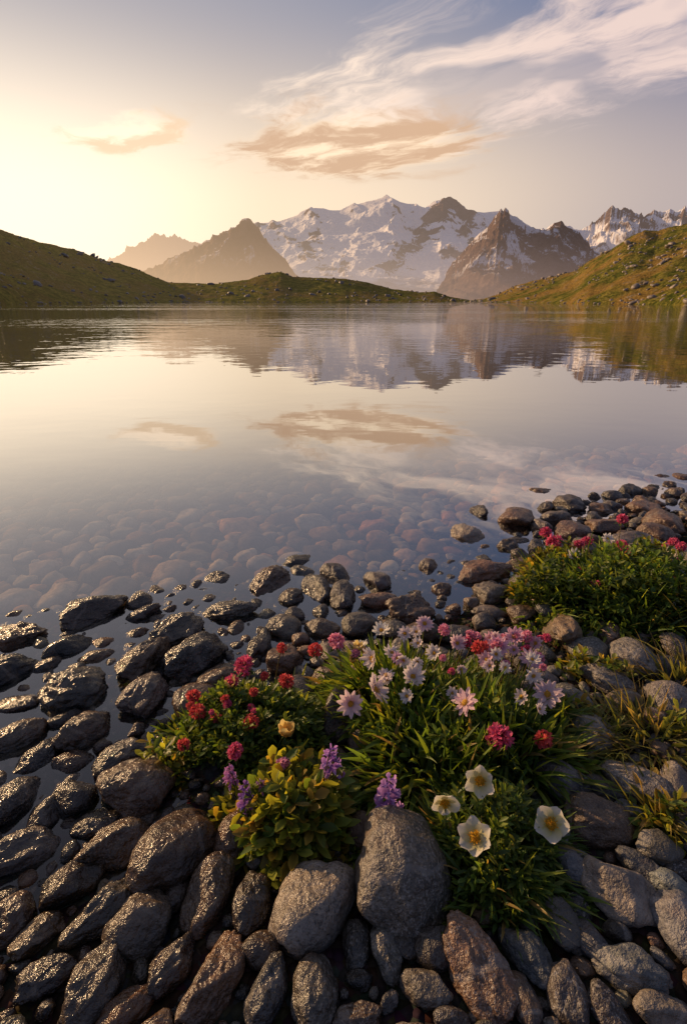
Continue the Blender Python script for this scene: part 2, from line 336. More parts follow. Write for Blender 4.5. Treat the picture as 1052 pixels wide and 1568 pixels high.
# ---------------------------------------------------------------- stones
def ico(k):
    bm=bmesh.new(); bmesh.ops.create_icosphere(bm,subdivisions=k,radius=1.)
    V=np.array([v.co[:] for v in bm.verts]); F=np.array([[v.index for v in f.verts] for f in bm.faces]); bm.free(); return V,F
ICO={k:ico(k) for k in (2,3,4,5,6)}
def stone_mat(name,bed):
    m_st,nt,out=newmat(name); n=N(nt)
    lc=n.attr('lc').outputs['Vector']; cc=n.attr('Col').outputs['Color']; wt=n.attr('wet').outputs['Fac']; gr=n.attr('gran').outputs['Fac']
    p=n.node('ShaderNodeNewGeometry').outputs['Position']; x,y,z=n.sep(p)
    f1=n.noise(lc,9.,4.,.6,.3); f2=n.noise(lc,38.,5.,.65)
    c1=n.mix(n.ss(f1,.3,.7),n.mix(1.,cc,(.55,.53,.53),'MULTIPLY'),n.mix(1.,cc,(1.45,1.33,1.2),'MULTIPLY'))
    c1=n.mix(n.ss(f2,.35,.7,0.,.65),c1,n.mix(1.,cc,(.38,.36,.34),'MULTIPLY'))
    if bed:
        c1=n.mix(n.ss(z,-.07,-.28),c1,(.085,.077,.058))  # water dimming painted into the stone colour, fading to murk with depth
        pr=n.node('ShaderNodeBsdfDiffuse',{'Color':c1}); n.link(pr.outputs[0],out.inputs[0]); return m_st
    f3=n.noise(lc,190.,2.,.6); f4=n.noise(lc,75.,3.,.7)
    sp=n.m('MULTIPLY',n.ss(f3,.54,.64),gr); c1=n.mix(n.m('MULTIPLY',sp,.5),c1,(.40,.38,.36))
    sp2=n.m('MULTIPLY',n.ss(f3,.44,.36),gr); c1=n.mix(n.m('MULTIPLY',sp2,.7),c1,(.03,.03,.03))
    c1=n.mix(n.m('MULTIPLY',n.ss(n.noise(lc,6.,4.,.7),.54,.70),.55),c1,(.18,.095,.045))
    wv=n.node('ShaderNodeTexWave',{'Vector':lc,'Scale':2.2,'Distortion':9.,'Detail':2.,'Detail Scale':2.}).outputs['Fac']
    c1=n.mix(n.ss(wv,.965,.995,0.,.35),c1,(.36,.34,.32))
    band=n.ss(z,.012,.03,1.,0.); wet=n.m('MAXIMUM',wt,band)
    c1=n.mix(wet,c1,n.mix(1.,c1,(.52,.44,.36),'MULTIPLY'))
    rg=n.ss(wet,0.,1.,.56,.24,'LINEAR'); rg=n.m('ADD',rg,n.m('MULTIPLY',n.m('SUBTRACT',f2,.5),.5))
    hb=n.m('ADD',n.m('MULTIPLY',f2,1.),n.m('ADD',n.m('MULTIPLY',f4,.55),n.m('MULTIPLY',f3,.12)))
    b=n.node('ShaderNodeBump',{'Height':hb,'Strength':1.,'Distance':.010})
    pr=n.node('ShaderNodeBsdfPrincipled',{'Base Color':c1,'Roughness':rg,'Normal':b.outputs[0],'Specular IOR Level':.6}); n.link(pr.outputs[0],out.inputs[0]); return m_st
m_stone=stone_mat('stone',False); m_bed=stone_mat('lake_bed_stone',True)
class Stones:
    def __init__(s): s.V=[];s.F=[];s.L=[];s.C=[];s.W=[];s.G=[];s.n=0
    def add(s,x,y,zc,a,b,c,th,k,ang,col,wet,gran,tilt=(0,0)):
        U,F=ICO[k]; npl=rng.integers(8,15)
        nn=rng.normal(size=(npl,3)); nn/=np.linalg.norm(nn,axis=1,keepdims=True)
        d=rng.uniform(.78-.24*ang,1.02,npl); pw=7+24*ang
        q=np.maximum(U@nn.T/d,0); r=(1+(q**pw).sum(1))**(-1/pw)
        o=rng.uniform(-50,50,3); W=U+o
        r=r*(1+.14*vn(W[:,0]*1.1,W[:,1]*1.1,W[:,2]*1.1,3)+.05*(1+ang)*vn(W[:,0]*2.7,W[:,1]*2.7,W[:,2]*2.7,4)+(.014+.05*ang)*vn(W[:,0]*7,W[:,1]*7,W[:,2]*7,5))
        if k>=5: r=r*(1+(.006+.018*ang)*vn(W[:,0]*17,W[:,1]*17,W[:,2]*17,6))
        P=U*r[:,None]; P=P/np.abs(P).max(axis=0)*np.array([a,b,c])
        ty,tx=tilt; Rm=np.array(Matrix.Rotation(th,3,'Z')@Matrix.Rotation(tx,3,'X')@Matrix.Rotation(ty,3,'Y'))
        Lc=P+o; P=P@Rm.T+np.array([x,y,zc]); m_=len(U)
        s.V.append(P);s.F.append(F+s.n);s.L.append(Lc);s.C.append(np.tile(col,(m_,1)));s.W.append(np.full(m_,wet));s.G.append(np.full(m_,gran));s.n+=m_
    def make(s,name,mat=None): return build(name,np.concatenate(s.V),[np.concatenate(s.F)],mat or m_stone,{'Col':np.concatenate(s.C),'lc':np.concatenate(s.L),'wet':np.concatenate(s.W),'gran':np.concatenate(s.G)})
PAL=dict(g=(.16,.15,.14),b=(.185,.13,.085),u=(.125,.135,.15),l=(.30,.28,.25),d=(.085,.075,.066),r=(.21,.13,.085))
def pcol(k): return np.array(PAL[k])*rng.uniform(.6,1.3)*rng.uniform(.94,1.06,3)
# boulders lying on the hillsides
hr=Stones()
for hv,k_ in zip(HV,(420,260,650)):
    idx=rng.integers(0,len(hv),k_*3); dens=fbm(hv[idx,0]/18,hv[idx,1]/18,o=3,s=60); idx=idx[dens>.02][:k_]
    for i_ in idx:
        x,y,z=hv[i_]
        if z<.1: continue
        r=rng.uniform(.25,.7)*(1 if rng.uniform()<.85 else 2.2)*(y/200)**.5
        hr.add(x,y,z+r*.15,r*rng.uniform(1,1.8),r,r*rng.uniform(.5,.9),rng.uniform(0,3),2,.9,np.array([.26,.225,.19])*rng.uniform(.6,1.3),0.,0.,(rng.normal()*.3,rng.normal()*.3))
# shoreline rocks along the far bank
for hv in HV:
    lo=hv[(hv[:,2]>-.1)&(hv[:,2]<.45)]
    for i_ in rng.integers(0,len(lo),170):
        x,y,z=lo[i_]; r=rng.uniform(.15,.5); hr.add(x,y,z,r*rng.uniform(1,2),r,r*.7,rng.uniform(0,3),2,.9,np.array([.24,.21,.18])*rng.uniform(.5,1.3),0.,0.)
hr.make('hillside_rocks')
HS=[ # sightings: x,y,long,short,angle,colour,angularity
(827,754,38,18,0,'r',.6),(732,787,44,30,0,'d',.8),(790,797,60,42,10,'b',.9),(870,773,50,34,0,'d',.8),(715,822,54,36,0,'l',.7),(985,779,54,30,0,'r',.7),(1012,734,30,14,0,'r',.5),(1045,733,32,20,0,'r',.5),(1022,803,62,46,0,'b',.6),(965,720,15,7,0,'d',.5),(921,781,42,22,0,'r',.6),(925,806,64,32,0,'r',.6),(875,815,54,34,0,'r',.7),(965,832,90,34,0,'l',.5),(738,876,88,42,8,'r',.6),(796,866,42,24,0,'r',.5),(748,909,62,38,0,'g',.8),(748,938,60,26,0,'l',.4),(832,923,60,36,-15,'b',.5),(797,943,44,38,0,'b',.7),(790,830,54,16,0,'d',.4),(861,966,76,56,55,'b',.5),(898,995,60,42,0,'l',.1),(964,1007,76,64,-20,'l',.15),(1020,1020,44,36,0,'u',.1),(1026,1072,70,62,0,'l',.2),(1030,935,50,30,0,'b',.4),(1042,850,40,32,0,'l',.3),(776,757,30,8,0,'d',.3),
(925,1040,76,44,-20,'l',.2),(911,1127,80,62,-25,'l',.2),(545,880,30,10,30,'d',.6),(320,904,52,10,15,'d',.7),(459,863,56,30,5,'d',.8),(408,895,80,48,35,'b',.9),(486,903,56,44,-40,'d',.5),(447,916,40,34,0,'d',.4),(525,912,60,42,80,'d',.7),(578,920,68,34,0,'r',.5),(632,930,82,48,5,'b',.7),(353,938,104,40,0,'g',.7),(438,962,56,40,-5,'g',.3),(492,965,58,34,0,'b',.3),(553,957,64,42,20,'g',.3),(604,965,54,34,0,'g',.2),(648,968,64,40,0,'b',.2),(702,972,72,36,0,'u',.2),(395,990,70,40,80,'d',.9),(268,968,80,56,20,'g',.9),(300,1002,96,62,28,'d',.5),(218,940,70,28,15,'d',.9),(146,936,94,50,22,'d',.7),(193,915,34,8,0,'d',.6),(222,1012,92,68,50,'b',.8),(103,992,70,40,18,'d',.4),(30,974,84,46,0,'b',.7),(12,1028,76,52,25,'d',.3),(66,1024,60,28,20,'d',.3),(150,1007,62,28,15,'b',.3),(335,1037,76,40,25,'b',.2),
(118,1056,102,66,5,'g',.6),(218,1072,94,62,70,'g',.7),(135,1114,104,56,38,'b',.5),(28,1078,70,34,5,'d',.5),(30,1132,84,56,30,'g',.5),(112,1168,72,36,12,'d',.5),(188,1160,104,46,30,'d',.3),(255,1146,56,30,90,'r',.2),(58,1165,76,44,50,'d',.3),(208,1205,114,86,0,'b',.25),(115,1220,68,54,-10,'d',.2),(22,1228,104,58,68,'d',.3),(74,1246,60,48,60,'d',.3),(142,1262,104,30,30,'d',.2),(34,1308,116,66,32,'g',.4),(174,1296,112,70,25,'b',.3),(275,1295,152,96,52,'b',.2),(362,1282,86,60,80,'b',.2),(108,1354,96,60,30,'d',.2),(14,1412,76,64,80,'b',.2),(58,1432,76,46,48,'b',.4),(155,1396,132,70,42,'g',.5),(212,1420,102,88,50,'g',.1),(272,1370,64,38,80,'d',.1),(321,1368,108,68,72,'b',.1),(386,1382,92,56,85,'d',.3),
(262,1484,112,58,50,'d',.6),(67,1500,94,54,25,'d',.5),(145,1506,128,86,60,'g',.5),(192,1552,94,54,40,'r',.3),(330,1502,150,76,72,'b',.8),(408,1517,94,60,75,'u',.4),(484,1520,104,74,82,'g',.2),(545,1446,94,42,85,'d',.2),(593,1458,86,50,-72,'g',.5),(548,1562,86,44,10,'b',.4),(400,1456,62,52,10,'d',.1),(650,1512,84,50,-15,'g',.2),(732,1480,134,88,-58,'r',.8),(690,1562,86,34,0,'d',.2),(806,1456,114,58,-62,'u',.6),(856,1414,108,52,-68,'g',.5),(869,1524,90,60,80,'g',.1),(802,1535,86,46,-82,'d',.2),(966,1480,112,66,-20,'u',.5),(957,1370,128,88,-28,'l',.25),(1044,1420,106,74,88,'u',.1),(1018,1548,96,56,5,'g',.1),(932,1550,76,48,-60,'d',.3),(885,1332,72,60,-10,'u',.2),(985,1332,100,38,-42,'u',.2),(1010,1300,70,52,-10,'d',.3),(914,1258,98,76,-20,'b',.15),(977,1197,104,64,-32,'g',.1),(862,1197,96,58,-35,'u',.2),(930,1212,84,30,-32,'u',.3),(1036,1205,70,60,70,'g',.2),(1026,1355,60,40,-30,'u',.2),(965,1243,60,30,-40,'u',.2),(1046,1262,50,44,0,'u',.2),(905,1442,60,46,-60,'u',.2),(620,1436,60,50,-40,'d',.2),(668,1450,70,60,10,'d',.3),(1040,1330,50,30,0,'d',.2)]
BIG=[(478,1388,146,112,42,'l',.06),(612,1345,176,150,-75,'g',.08)]
occ=[] # (x,y,a,b,th)
st_=Stones()
def hero(q,SB,gran):
    a_,b_,L,W,an,ck,ang=q
    L*=1.04; W*=1.04; ang=min(1.,ang*1.25+.03)
    zz=.03
    for _ in range(3):
        x,y,d=G(a_,b_,zz); sc=d/784; T=.84*W*sc
        g=float(hgt(x,y)); 
        for mx,my,rx,ry,mhh in MOUNDS: g-= .5*mhh*max(0,1-((x-mx)/rx)**2-((y-my)/ry)**2)
        zz=max(g,-.03)+T*.22
    dep=math.atan2(H-zz,y); sn,cs=math.sin(dep),math.cos(dep)
    an=math.radians(an); Rr=np.array([[math.cos(an),-math.sin(an)],[math.sin(an),math.cos(an)]])
    Cc=Rr@np.diag([(L*sc/2)**2,(W*sc/2)**2])@Rr.T
    Cc[1,1]=max(Cc[1,1]-(T/2*cs)**2, (W*sc/2)**2*.30)
    dt=Cc[0,0]*Cc[1,1]; Cc[0,1]=Cc[1,0]=np.clip(Cc[0,1],-.65*dt**.5,.65*dt**.5)
    Sx=np.diag([1,1/sn]); Cc=Sx@Cc@Sx
    ev,eV=np.linalg.eigh(Cc); ev=np.maximum(ev,(W*sc*.40)**2); ax=np.sqrt(ev)
    th=math.atan2(eV[1,1],eV[0,1])
    a,b=ax[1],ax[0]; a=min(a,b*1.7)
    wet=np.interp(x,[-.25,.3],[1.,.22])
    if y>1.35: wet=max(wet,.7)
    cl=pcol(ck)
    SB.add(x,y,zz,a,b,max(T/2,.5*b),th,5 if L>75 else 4,ang,cl,wet,gran,(rng.normal()*.12,rng.normal()*.12))
    occ.append((x,y,a,b,th))
for q in HS: hero(q,st_,rng.choice([0.,.3,.9]))
for q in BIG:
    sb=Stones(); hero(q,sb,1.); sb.make('granite_boulder')
# gap-filling pebbles
def inside(x,y,r,f=1.):
    for (ox,oy,a,b,th) in occ:
        dx_=x-ox; dy_=y-oy
        if dx_*dx_+dy_*dy_>(a+r)**2: continue
        c_,s_=math.cos(th),math.sin(th); u=(dx_*c_+dy_*s_)/(a*f+r*.72); v=(-dx_*s_+dy_*c_)/(b*f+r*.72)
        if u*u+v*v<1: return True
    return False
def inmound(x,y,f=.85):
    return any(((x-mx)/rx)**2+((y-my)/ry)**2<f*f for mx,my,rx,ry,_ in MOUNDS)
for (rad,tries) in ((.058,500),(.042,1000),(.030,3400),(.019,7000),(.018,7000),(.011,7000)):
    near=(rad in (.018,.011))
    for _ in range(tries):
        if near: x=rng.uniform(-.85,.95); y=rng.uniform(.25,1.35)
        else: x=rng.uniform(-1.9,2.6); y=rng.uniform(-.1,3.2)
        if near and abs(x)>y*.72+.3: continue
        s_=np.interp(x,SX,SY)-y
        if s_<-.10 or inmound(x,y): continue
        if abs(x)>y*.75+.55: 
            if rad<.03: continue
        r=rad*rng.uniform(.75,1.3)
        if inside(x,y,r,.90): continue
        el_=rng.uniform(1.,1.5); a=r*math.sqrt(el_); b=r/math.sqrt(el_); th=rng.uniform(0,math.pi); c=b*rng.uniform(.6,.95)
        wet=np.interp(x,[-.25,.3],[1.,.25]); 
        if y>1.35: wet=max(wet,.7)
        g=float(hgt(x,y)); occ.append((x,y,a,b,th))
        st_.add(x,y,g+c*rng.uniform(.2,.6),a,b,c,th,4 if rad>.04 else (3 if rad>.015 else 2),rng.choice([.2,.5,.8]),pcol(rng.choice(list('gbuddrgl')))*(.65 if near else 1),wet,rng.choice([0.,.3,.9]),(rng.normal()*.2,rng.normal()*.2))
st_.make('shore_stones')
# submerged stones on the lake bed
bed=Stones(); cells={}
def ok(x,y,r):
    i,j=int(x//.3),int(y//.3)
    for p_ in range(i-1,i+2):
        for q_ in range(j-1,j+2):
            for (X_,Y_,R_) in cells.get((p_,q_),()):
                if (x-X_)**2+(y-Y_)**2<((r+R_)*.90)**2: return False
    return True
for rad,tr_ in ((.085,350),(.06,7000),(.042,12000),(.028,8000)):
    for _ in range(tr_):
        y=rng.uniform(1.2,4.3 if rad>.04 else 3.0); x=rng.uniform(-.72,.72)*(y+.6); s_=np.interp(x,SX,SY)-y
        if s_>-.02: continue
        r=rad*rng.uniform(.8,1.25)
        if not ok(x,y,r) or inside(x,y,r,.8): continue
        cells.setdefault((int(x//.3),int(y//.3)),[]).append((x,y,r))
        e_=rng.uniform(1,1.5); g=float(hgt(x,y)); c=r*.5
        top=min(g+c*.3,-.012-c*.9) 
        bc=pcol(rng.choice(list('gbblrgdl'))); bc=np.minimum(bc*1.9+.005,.45)*np.array([1.15,.95,.70])
        bed.add(x,y,top,r*math.sqrt(e_),r/math.sqrt(e_),c,rng.uniform(0,3.14),3,.7,bc,0.,.3,(rng.normal()*.12,rng.normal()*.12))
bed.make('lake_bed_stones',m_bed)
# ---------------------------------------------------------------- plants
m_pl,nt,out=newmat('plant'); n=N(nt)
cc=n.attr('Col').outputs['Color']
pr=n.node('ShaderNodeBsdfPrincipled',{'Base Color':cc,'Roughness':.48,'Specular IOR Level':.4})
tl=n.node('ShaderNodeBsdfTranslucent',{'Color':n.mix(1.,cc,(2.2,1.9,.8),'MULTIPLY')})
mx=n.node('ShaderNodeMixShader',{0:.48,1:pr.outputs[0],2:tl.outputs[0]}); n.link(mx.outputs[0],out.inputs[0])
m_pt,nt,out=newmat('petal'); n=N(nt)
cc=n.attr('Col').outputs['Color']
pr=n.node('ShaderNodeBsdfPrincipled',{'Base Color':cc,'Roughness':.6,'Specular IOR Level':.2})
tl=n.node('ShaderNodeBsdfTranslucent',{'Color':cc})
mx=n.node('ShaderNodeMixShader',{0:.4,1:pr.outputs[0],2:tl.outputs[0]}); n.link(mx.outputs[0],out.inputs[0])
def nrm(v): return v/(np.linalg.norm(v,axis=-1,keepdims=True)+1e-9)
def leaves(mb,B,Dr,L,W,droop,C,segs=4,shape='lance',fold=.35,ctip=None):
    B=np.atleast_2d(B); k=len(B); Dr=nrm(np.atleast_2d(Dr)); L=np.broadcast_to(L,(k,)); W=np.broadcast_to(W,(k,)); droop=np.broadcast_to(droop,(k,))
    side=nrm(np.cross(Dr,np.array([0,0,1.])+rng.normal(size=(k,3))*.3)); nm=nrm(np.cross(side,Dr))
    ts=np.linspace(0,1,segs+1); C=np.broadcast_to(C,(k,3)); VV=[];CC=[]
    for t in ts:
        if shape=='lance': w_=max(math.sin(math.pi*min(t**.75*.97+.02,1)),.03)
        elif shape=='blade': w_=(1-t)**.6*.9+.05
        else: w_=max(math.sin(math.pi*(t**1.25*.93+.04))**.7,.05)
        c_=B+Dr*(L*t)[:,None]; c_=c_-np.array([0,0,1.])*(L*droop*t*t)[:,None]
        ww=(W*.5*w_)[:,None]
        VV+= [c_-side*ww, c_-nm*ww*fold, c_+side*ww]
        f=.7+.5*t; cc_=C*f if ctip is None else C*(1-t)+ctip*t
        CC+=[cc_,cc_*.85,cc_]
    V=np.stack(VV,1); Cc=np.stack(CC,1); m_=3*(segs+1)
    fl=[]
    for i in range(segs):
        o=3*i; fl+=[[o,o+1,o+4,o+3],[o+1,o+2,o+5,o+4]]
    F=(np.array(fl)[None]+ (np.arange(k)*m_)[:,None,None]).reshape(-1,4)
    mb.add(V.reshape(-1,3),F,Cc.reshape(-1,3))
def tube(mb,pts,r,col,sides=5):
    pts=np.array(pts); V=[]
    for i,p_ in enumerate(pts):
        d=pts[min(i+1,len(pts)-1)]-pts[max(i-1,0)]; d=d/np.linalg.norm(d); s_=np.cross(d,[.3,1,.1]); s_/=np.linalg.norm(s_); t_=np.cross(d,s_)
        for k in range(sides):
            a_=2*math.pi*k/sides; V.append(p_+r*(s_*math.cos(a_)+t_*math.sin(a_)))
    F=[[i*sides+k,i*sides+(k+1)%sides,(i+1)*sides+(k+1)%sides,(i+1)*sides+k] for i in range(len(pts)-1) for k in range(sides)]
    mb.add(np.array(V),np.array(F),np.array(col))
def inell(k,m_,f=1.):
    a_=rng.uniform(0,2*math.pi,k); r=np.sqrt(rng.uniform(0,1,k))*f*(1+.2*np.sin(a_*3+m_[0]*9)+.14*np.sin(a_*7))
    return m_[0]+m_[2]*r*np.cos(a_), m_[1]+m_[3]*r*np.sin(a_), r
GREENS=np.array([(.07,.12,.020),(.115,.17,.028),(.19,.225,.036),(.08,.14,.032)])
def rosettes(mb,m_,k,ll,lw,h_,pal,nl=8,f=1.05):
    x,y,r=inell(k,m_,f); g=hgt(x,y); z=g+h_*np.sqrt(np.clip(1.1-r*r,.05,1))*rng.uniform(.35,1.15,k)
    lump=.5+1.*(fbm(x*16,y*16,o=2,s=9)*.5+.5); z=g+(z-g)*lump
    out_=np.stack([(x-m_[0])/m_[2],(y-m_[1])/m_[3],np.full(k,.9)],-1)*np.array([.7,.7,1.]); ax=nrm(out_+rng.normal(size=(k,3))*.3)
    sh=rng.uniform(.55,1.4,(k,1))
    for i in range(nl):
        a_=2*math.pi*i*.382+rng.uniform(0,1,k)*.6; t1=nrm(np.cross(ax,np.array([1,.2,.1]))); t2=np.cross(ax,t1)
        d=t1*np.cos(a_)[:,None]+t2*np.sin(a_)[:,None]; fr=i/nl; d=nrm(d*(1-.45*fr)+ax*(.25+.9*fr))
        Bp=np.stack([x,y,z],-1)-ax*ll*1.3*(1-fr)
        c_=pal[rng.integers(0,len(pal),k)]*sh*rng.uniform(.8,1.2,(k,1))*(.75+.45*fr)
        leaves(mb,Bp,d,ll*rng.uniform(.7,1.2,k),lw*rng.uniform(.8,1.2,k),.25,c_,3,'ovate')
def tuft(mb,m_,k,l0,l1,w_,pal,lean=.6,droop=.35,shape='lance',f=.95,zoff=0.):
    x,y,r=inell(k,m_,f); g=hgt(x,y)+zoff
    lump=.7+.6*(fbm(x*14,y*14,o=2,s=19)*.5+.5)
    d=np.stack([(x-m_[0])/m_[2]*lean,(y-m_[1])/m_[3]*lean,np.ones(k)],-1)+rng.normal(size=(k,3))*np.array([.42,.42,.1])+np.stack([fbm(x*9,y*9,o=1,s=3),fbm(x*9,y*9,o=1,s=4),x*0],-1)*.6
    c_=pal[rng.integers(0,len(pal),k)]*rng.uniform(.6,1.35,(k,1)); c_=np.where(rng.uniform(size=(k,1))<.06,np.array([.30,.21,.07]),c_)
    leaves(mb,np.stack([x,y,g],-1),d,rng.uniform(l0,l1,k)*lump,w_*rng.uniform(.6,1.3,k),droop*rng.uniform(.3,1.6,k),c_,5,shape)
MA,MB1,MB2,MC,MD,MR=MOUNDS
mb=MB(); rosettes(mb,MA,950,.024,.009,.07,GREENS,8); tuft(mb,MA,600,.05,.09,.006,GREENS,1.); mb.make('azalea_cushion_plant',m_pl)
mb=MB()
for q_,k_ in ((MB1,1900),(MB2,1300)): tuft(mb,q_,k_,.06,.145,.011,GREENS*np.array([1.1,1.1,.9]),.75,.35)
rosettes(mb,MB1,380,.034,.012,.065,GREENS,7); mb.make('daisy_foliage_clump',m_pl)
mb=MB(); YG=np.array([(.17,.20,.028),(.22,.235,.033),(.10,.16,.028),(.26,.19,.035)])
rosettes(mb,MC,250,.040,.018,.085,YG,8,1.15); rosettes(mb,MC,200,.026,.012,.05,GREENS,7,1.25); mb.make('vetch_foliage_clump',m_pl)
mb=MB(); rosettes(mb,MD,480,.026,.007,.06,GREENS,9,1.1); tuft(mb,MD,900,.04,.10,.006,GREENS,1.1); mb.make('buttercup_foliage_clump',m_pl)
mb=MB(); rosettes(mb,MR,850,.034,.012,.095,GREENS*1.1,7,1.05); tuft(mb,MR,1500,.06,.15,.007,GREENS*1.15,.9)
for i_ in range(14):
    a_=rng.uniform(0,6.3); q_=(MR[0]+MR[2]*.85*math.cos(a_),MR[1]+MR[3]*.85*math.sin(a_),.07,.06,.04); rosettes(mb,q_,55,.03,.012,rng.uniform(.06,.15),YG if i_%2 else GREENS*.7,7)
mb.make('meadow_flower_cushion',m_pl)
DG=np.array([(.22,.21,.04),(.30,.23,.07),(.15,.17,.035)])
for (a_,b_,k_,rx) in ((975,1125,220,.13),(1035,1040,110,.09),(905,1120,50,.05),(1000,1250,40,.05),(870,1150,60,.06),(1045,960,70,.07)):
    x_,y_,_=G(a_,b_+25,.03); mb=MB(); mm=(x_,y_,rx,rx*.7,0)
    tuft(mb,mm,k_,.08,.18,.0045,DG,1.5,.5,'blade',zoff=.01); tuft(mb,mm,k_//2,.04,.08,.012,DG,1.2,.3,zoff=.015); mb.make('grass_tuft',m_pl)
for (a_,b_) in ((1000,975),(885,1042),(930,1050),(245,1165),(860,1110),(1035,1150),(1000,1290)):
    x_,y_,_=G(a_,b_,.03); mb=MB(); mm=(x_,y_,.06,.045,0); rosettes(mb,mm,22,.03,.013,.07,YG,7); mb.make('leafy_sprig',m_pl)
# ---- flowers
def frame(nv):
    nv=np.array(nv,float); nv/=np.linalg.norm(nv); a_=np.cross(nv,[.1,.2,1.]); a_/=np.linalg.norm(a_); return np.stack([a_,np.cross(nv,a_),nv],1)
def petals(mb,c,Fm,npet,L,W,cup,c0,c1,phase=0.,r0=.08,tipw=.75,jit=.08,z0=0.):
    nu,nv_=7,7
    for i in range(npet):
        a_=2*math.pi*i/npet+phase+rng.normal()*jit; l=L*rng.uniform(.86,1.08); cu=cup*rng.uniform(.5,1.4); V=[];Cc=[]; tw=rng.normal()*.25; ph=rng.uniform(0,6)
        for iu in range(nu):
            t=iu/(nu-1); wd=W*.5*(math.sin(math.pi*min(1,(t**tipw*.86+.08)))**.6)
            for iv in range(nv_):
                s_=iv/(nv_-1)*2-1; rr=r0*L+l*t*(1-.08*s_*s_*(t>.8)-(.05 if t>.95 and abs(s_)<.2 else 0))
                zz=z0+cu*l*t**1.6+ .22*wd*s_*s_+ .035*l*math.sin(s_*4+ph)*t+ tw*wd*s_*t
                x=rr; y=wd*s_; V.append([x*math.cos(a_)-y*math.sin(a_),x*math.sin(a_)+y*math.cos(a_),zz]); vein=1-.10*(iv%2)*t; Cc.append((np.array(c0)*(1-t)+np.array(c1)*t)*vein)
        mb.add(c+np.array(V)@Fm.T,gridfaces(nv_,nu),np.array(Cc))
def disc(mb,c,Fm,r,h_,col,k=40):
    U,F=ICO[3]; mb.add(c+(U*np.array([r,r,h_]))@Fm.T,F,np.array(col)*.75)
    a_=rng.uniform(0,2*math.pi,k); q=np.sqrt(rng.uniform(0,1,k)); P=np.stack([q*np.cos(a_)*r,q*np.sin(a_)*r,h_*np.sqrt(1-q*q*.9)],-1)
    leaves(mb,c+P@Fm.T,(P*np.array([1,1,1.6])+[0,0,r*.5])@Fm.T,r*.6,r*.24,0,np.array(col)*rng.uniform(.7,1.3,(k,1)),2,'ovate')
def stem(mb,x,y,z,bx,by,col=(.16,.19,.045),r=.0013):
    g=float(hgt(bx,by)); p0=np.array([bx,by,g]); p1=np.array([x,y,z]); mid=(p0+p1)/2+np.array([(bx-x)*.35,(by-y)*.35,.01])
    tube(mb,[(1-t)**2*p0+2*t*(1-t)*mid+t*t*p1 for t in np.linspace(0,1,8)],r,col)
def place(a_,b_,z): x,y,d=G(a_,b_,z); return x,y,d/784
def rootof(x,y):
    best=min(MOUNDS,key=lambda m_:((x-m_[0])/m_[2])**2+((y-m_[1])/m_[3])**2)
    return x+(best[0]-x)*.2+rng.normal()*.01, y+(best[1]-y)*.2-.01
def facing(x,y,up=.9,j=.25):
    v=np.array([-x*.5,-.75,up])+rng.normal(size=3)*j; return v
for (a_,b_,sz,z,np_) in ((735,1195,44,.17,6),(681,1228,44,.16,5),(727,1283,52,.15,6),(843,1262,54,.13,5)):
    x,y,sc=place(a_,b_,z); R_=sz*sc/2; mb=MB(); c=np.array([x,y,z]); Fm=frame(facing(x,y,.9,.3)); rx,ry=rootof(x,y)
    petals(mb,c,Fm,np_,R_*1.0,R_*(.95 if np_==6 else 1.05),.35,(.62,.56,.16),(.82,.77,.70),rng.uniform(0,6)); disc(mb,c,Fm,R_*.30,R_*.22,(.80,.46,.04),70)
    stem(mb,x,y,z,rx,ry,r=.0016); mb.make('white_buttercup',m_pt)
DA=[(575,1056,42,.16,.3),(632,1036,34,.17,.2),(712,1076,42,.17,.7),(537,1078,38,.15,.5),(570,1008,32,.17,.2),(584,966,26,.17,0),(650,955,26,.18,.6),(762,990,34,.18,.9),(787,975,28,.18,.9),(812,1010,34,.16,.7),(838,1063,40,.14,.5),(600,1000,24,.17,.2),(552,990,22,.16,0),(590,1035,26,.16,.3),(620,970,22,.17,.3),(700,985,24,.17,.6),(665,1000,24,.16,.1),(745,1010,26,.17,.8),(820,985,22,.16,.7),(640,985,18,.16,.2),(1010,858,22,.13,0),(878,852,20,.14,0),(1027,935,26,.12,.2),(930,825,18,.15,0),(987,850,18,.15,0),(905,880,15,.14,0),(1005,900,16,.13,0),(860,870,14,.13,.2),(965,900,14,.13,.4),(1040,880,18,.14,.1)]
for _ in range(16): DA.append((rng.uniform(590,840),rng.uniform(952,1030),rng.uniform(15,24),rng.uniform(.16,.19),rng.uniform(0,1.)))
for _ in range(6): DA.append((rng.uniform(580,830),rng.uniform(1035,1110),rng.uniform(16,24),rng.uniform(.15,.17),rng.uniform(0,.3)))
for (a_,b_,sz,z,pk) in DA:
    x,y,sc=place(a_,b_,z); R_=sz*sc/2; mb=MB(); c=np.array([x,y,z]); Fm=frame(facing(x,y,1.1,.45)); rx,ry=rootof(x,y)
    c1=np.array([.86,.82,.76])*(1-pk)+np.array([.82,.48,.60])*pk
    cp=rng.uniform(.1,.8)
    petals(mb,c,Fm,int(rng.integers(10,15)),R_,R_*.42,cp,c1*.85,c1,0,.15,.9,.08); petals(mb,c,Fm,6,R_*.75,R_*.36,cp+.2,c1*.8,c1,.3,.15,.9,.1,R_*.03)
    disc(mb,c,Fm,R_*.27,R_*.15,(.80,.46,.06),26); stem(mb,x,y,z,rx,ry); mb.make('pink_alpine_daisy' if pk>.45 else 'white_alpine_daisy',m_pt)
RED=(.62,.065,.055); MAG=(.62,.07,.16); PK=(.78,.24,.34)
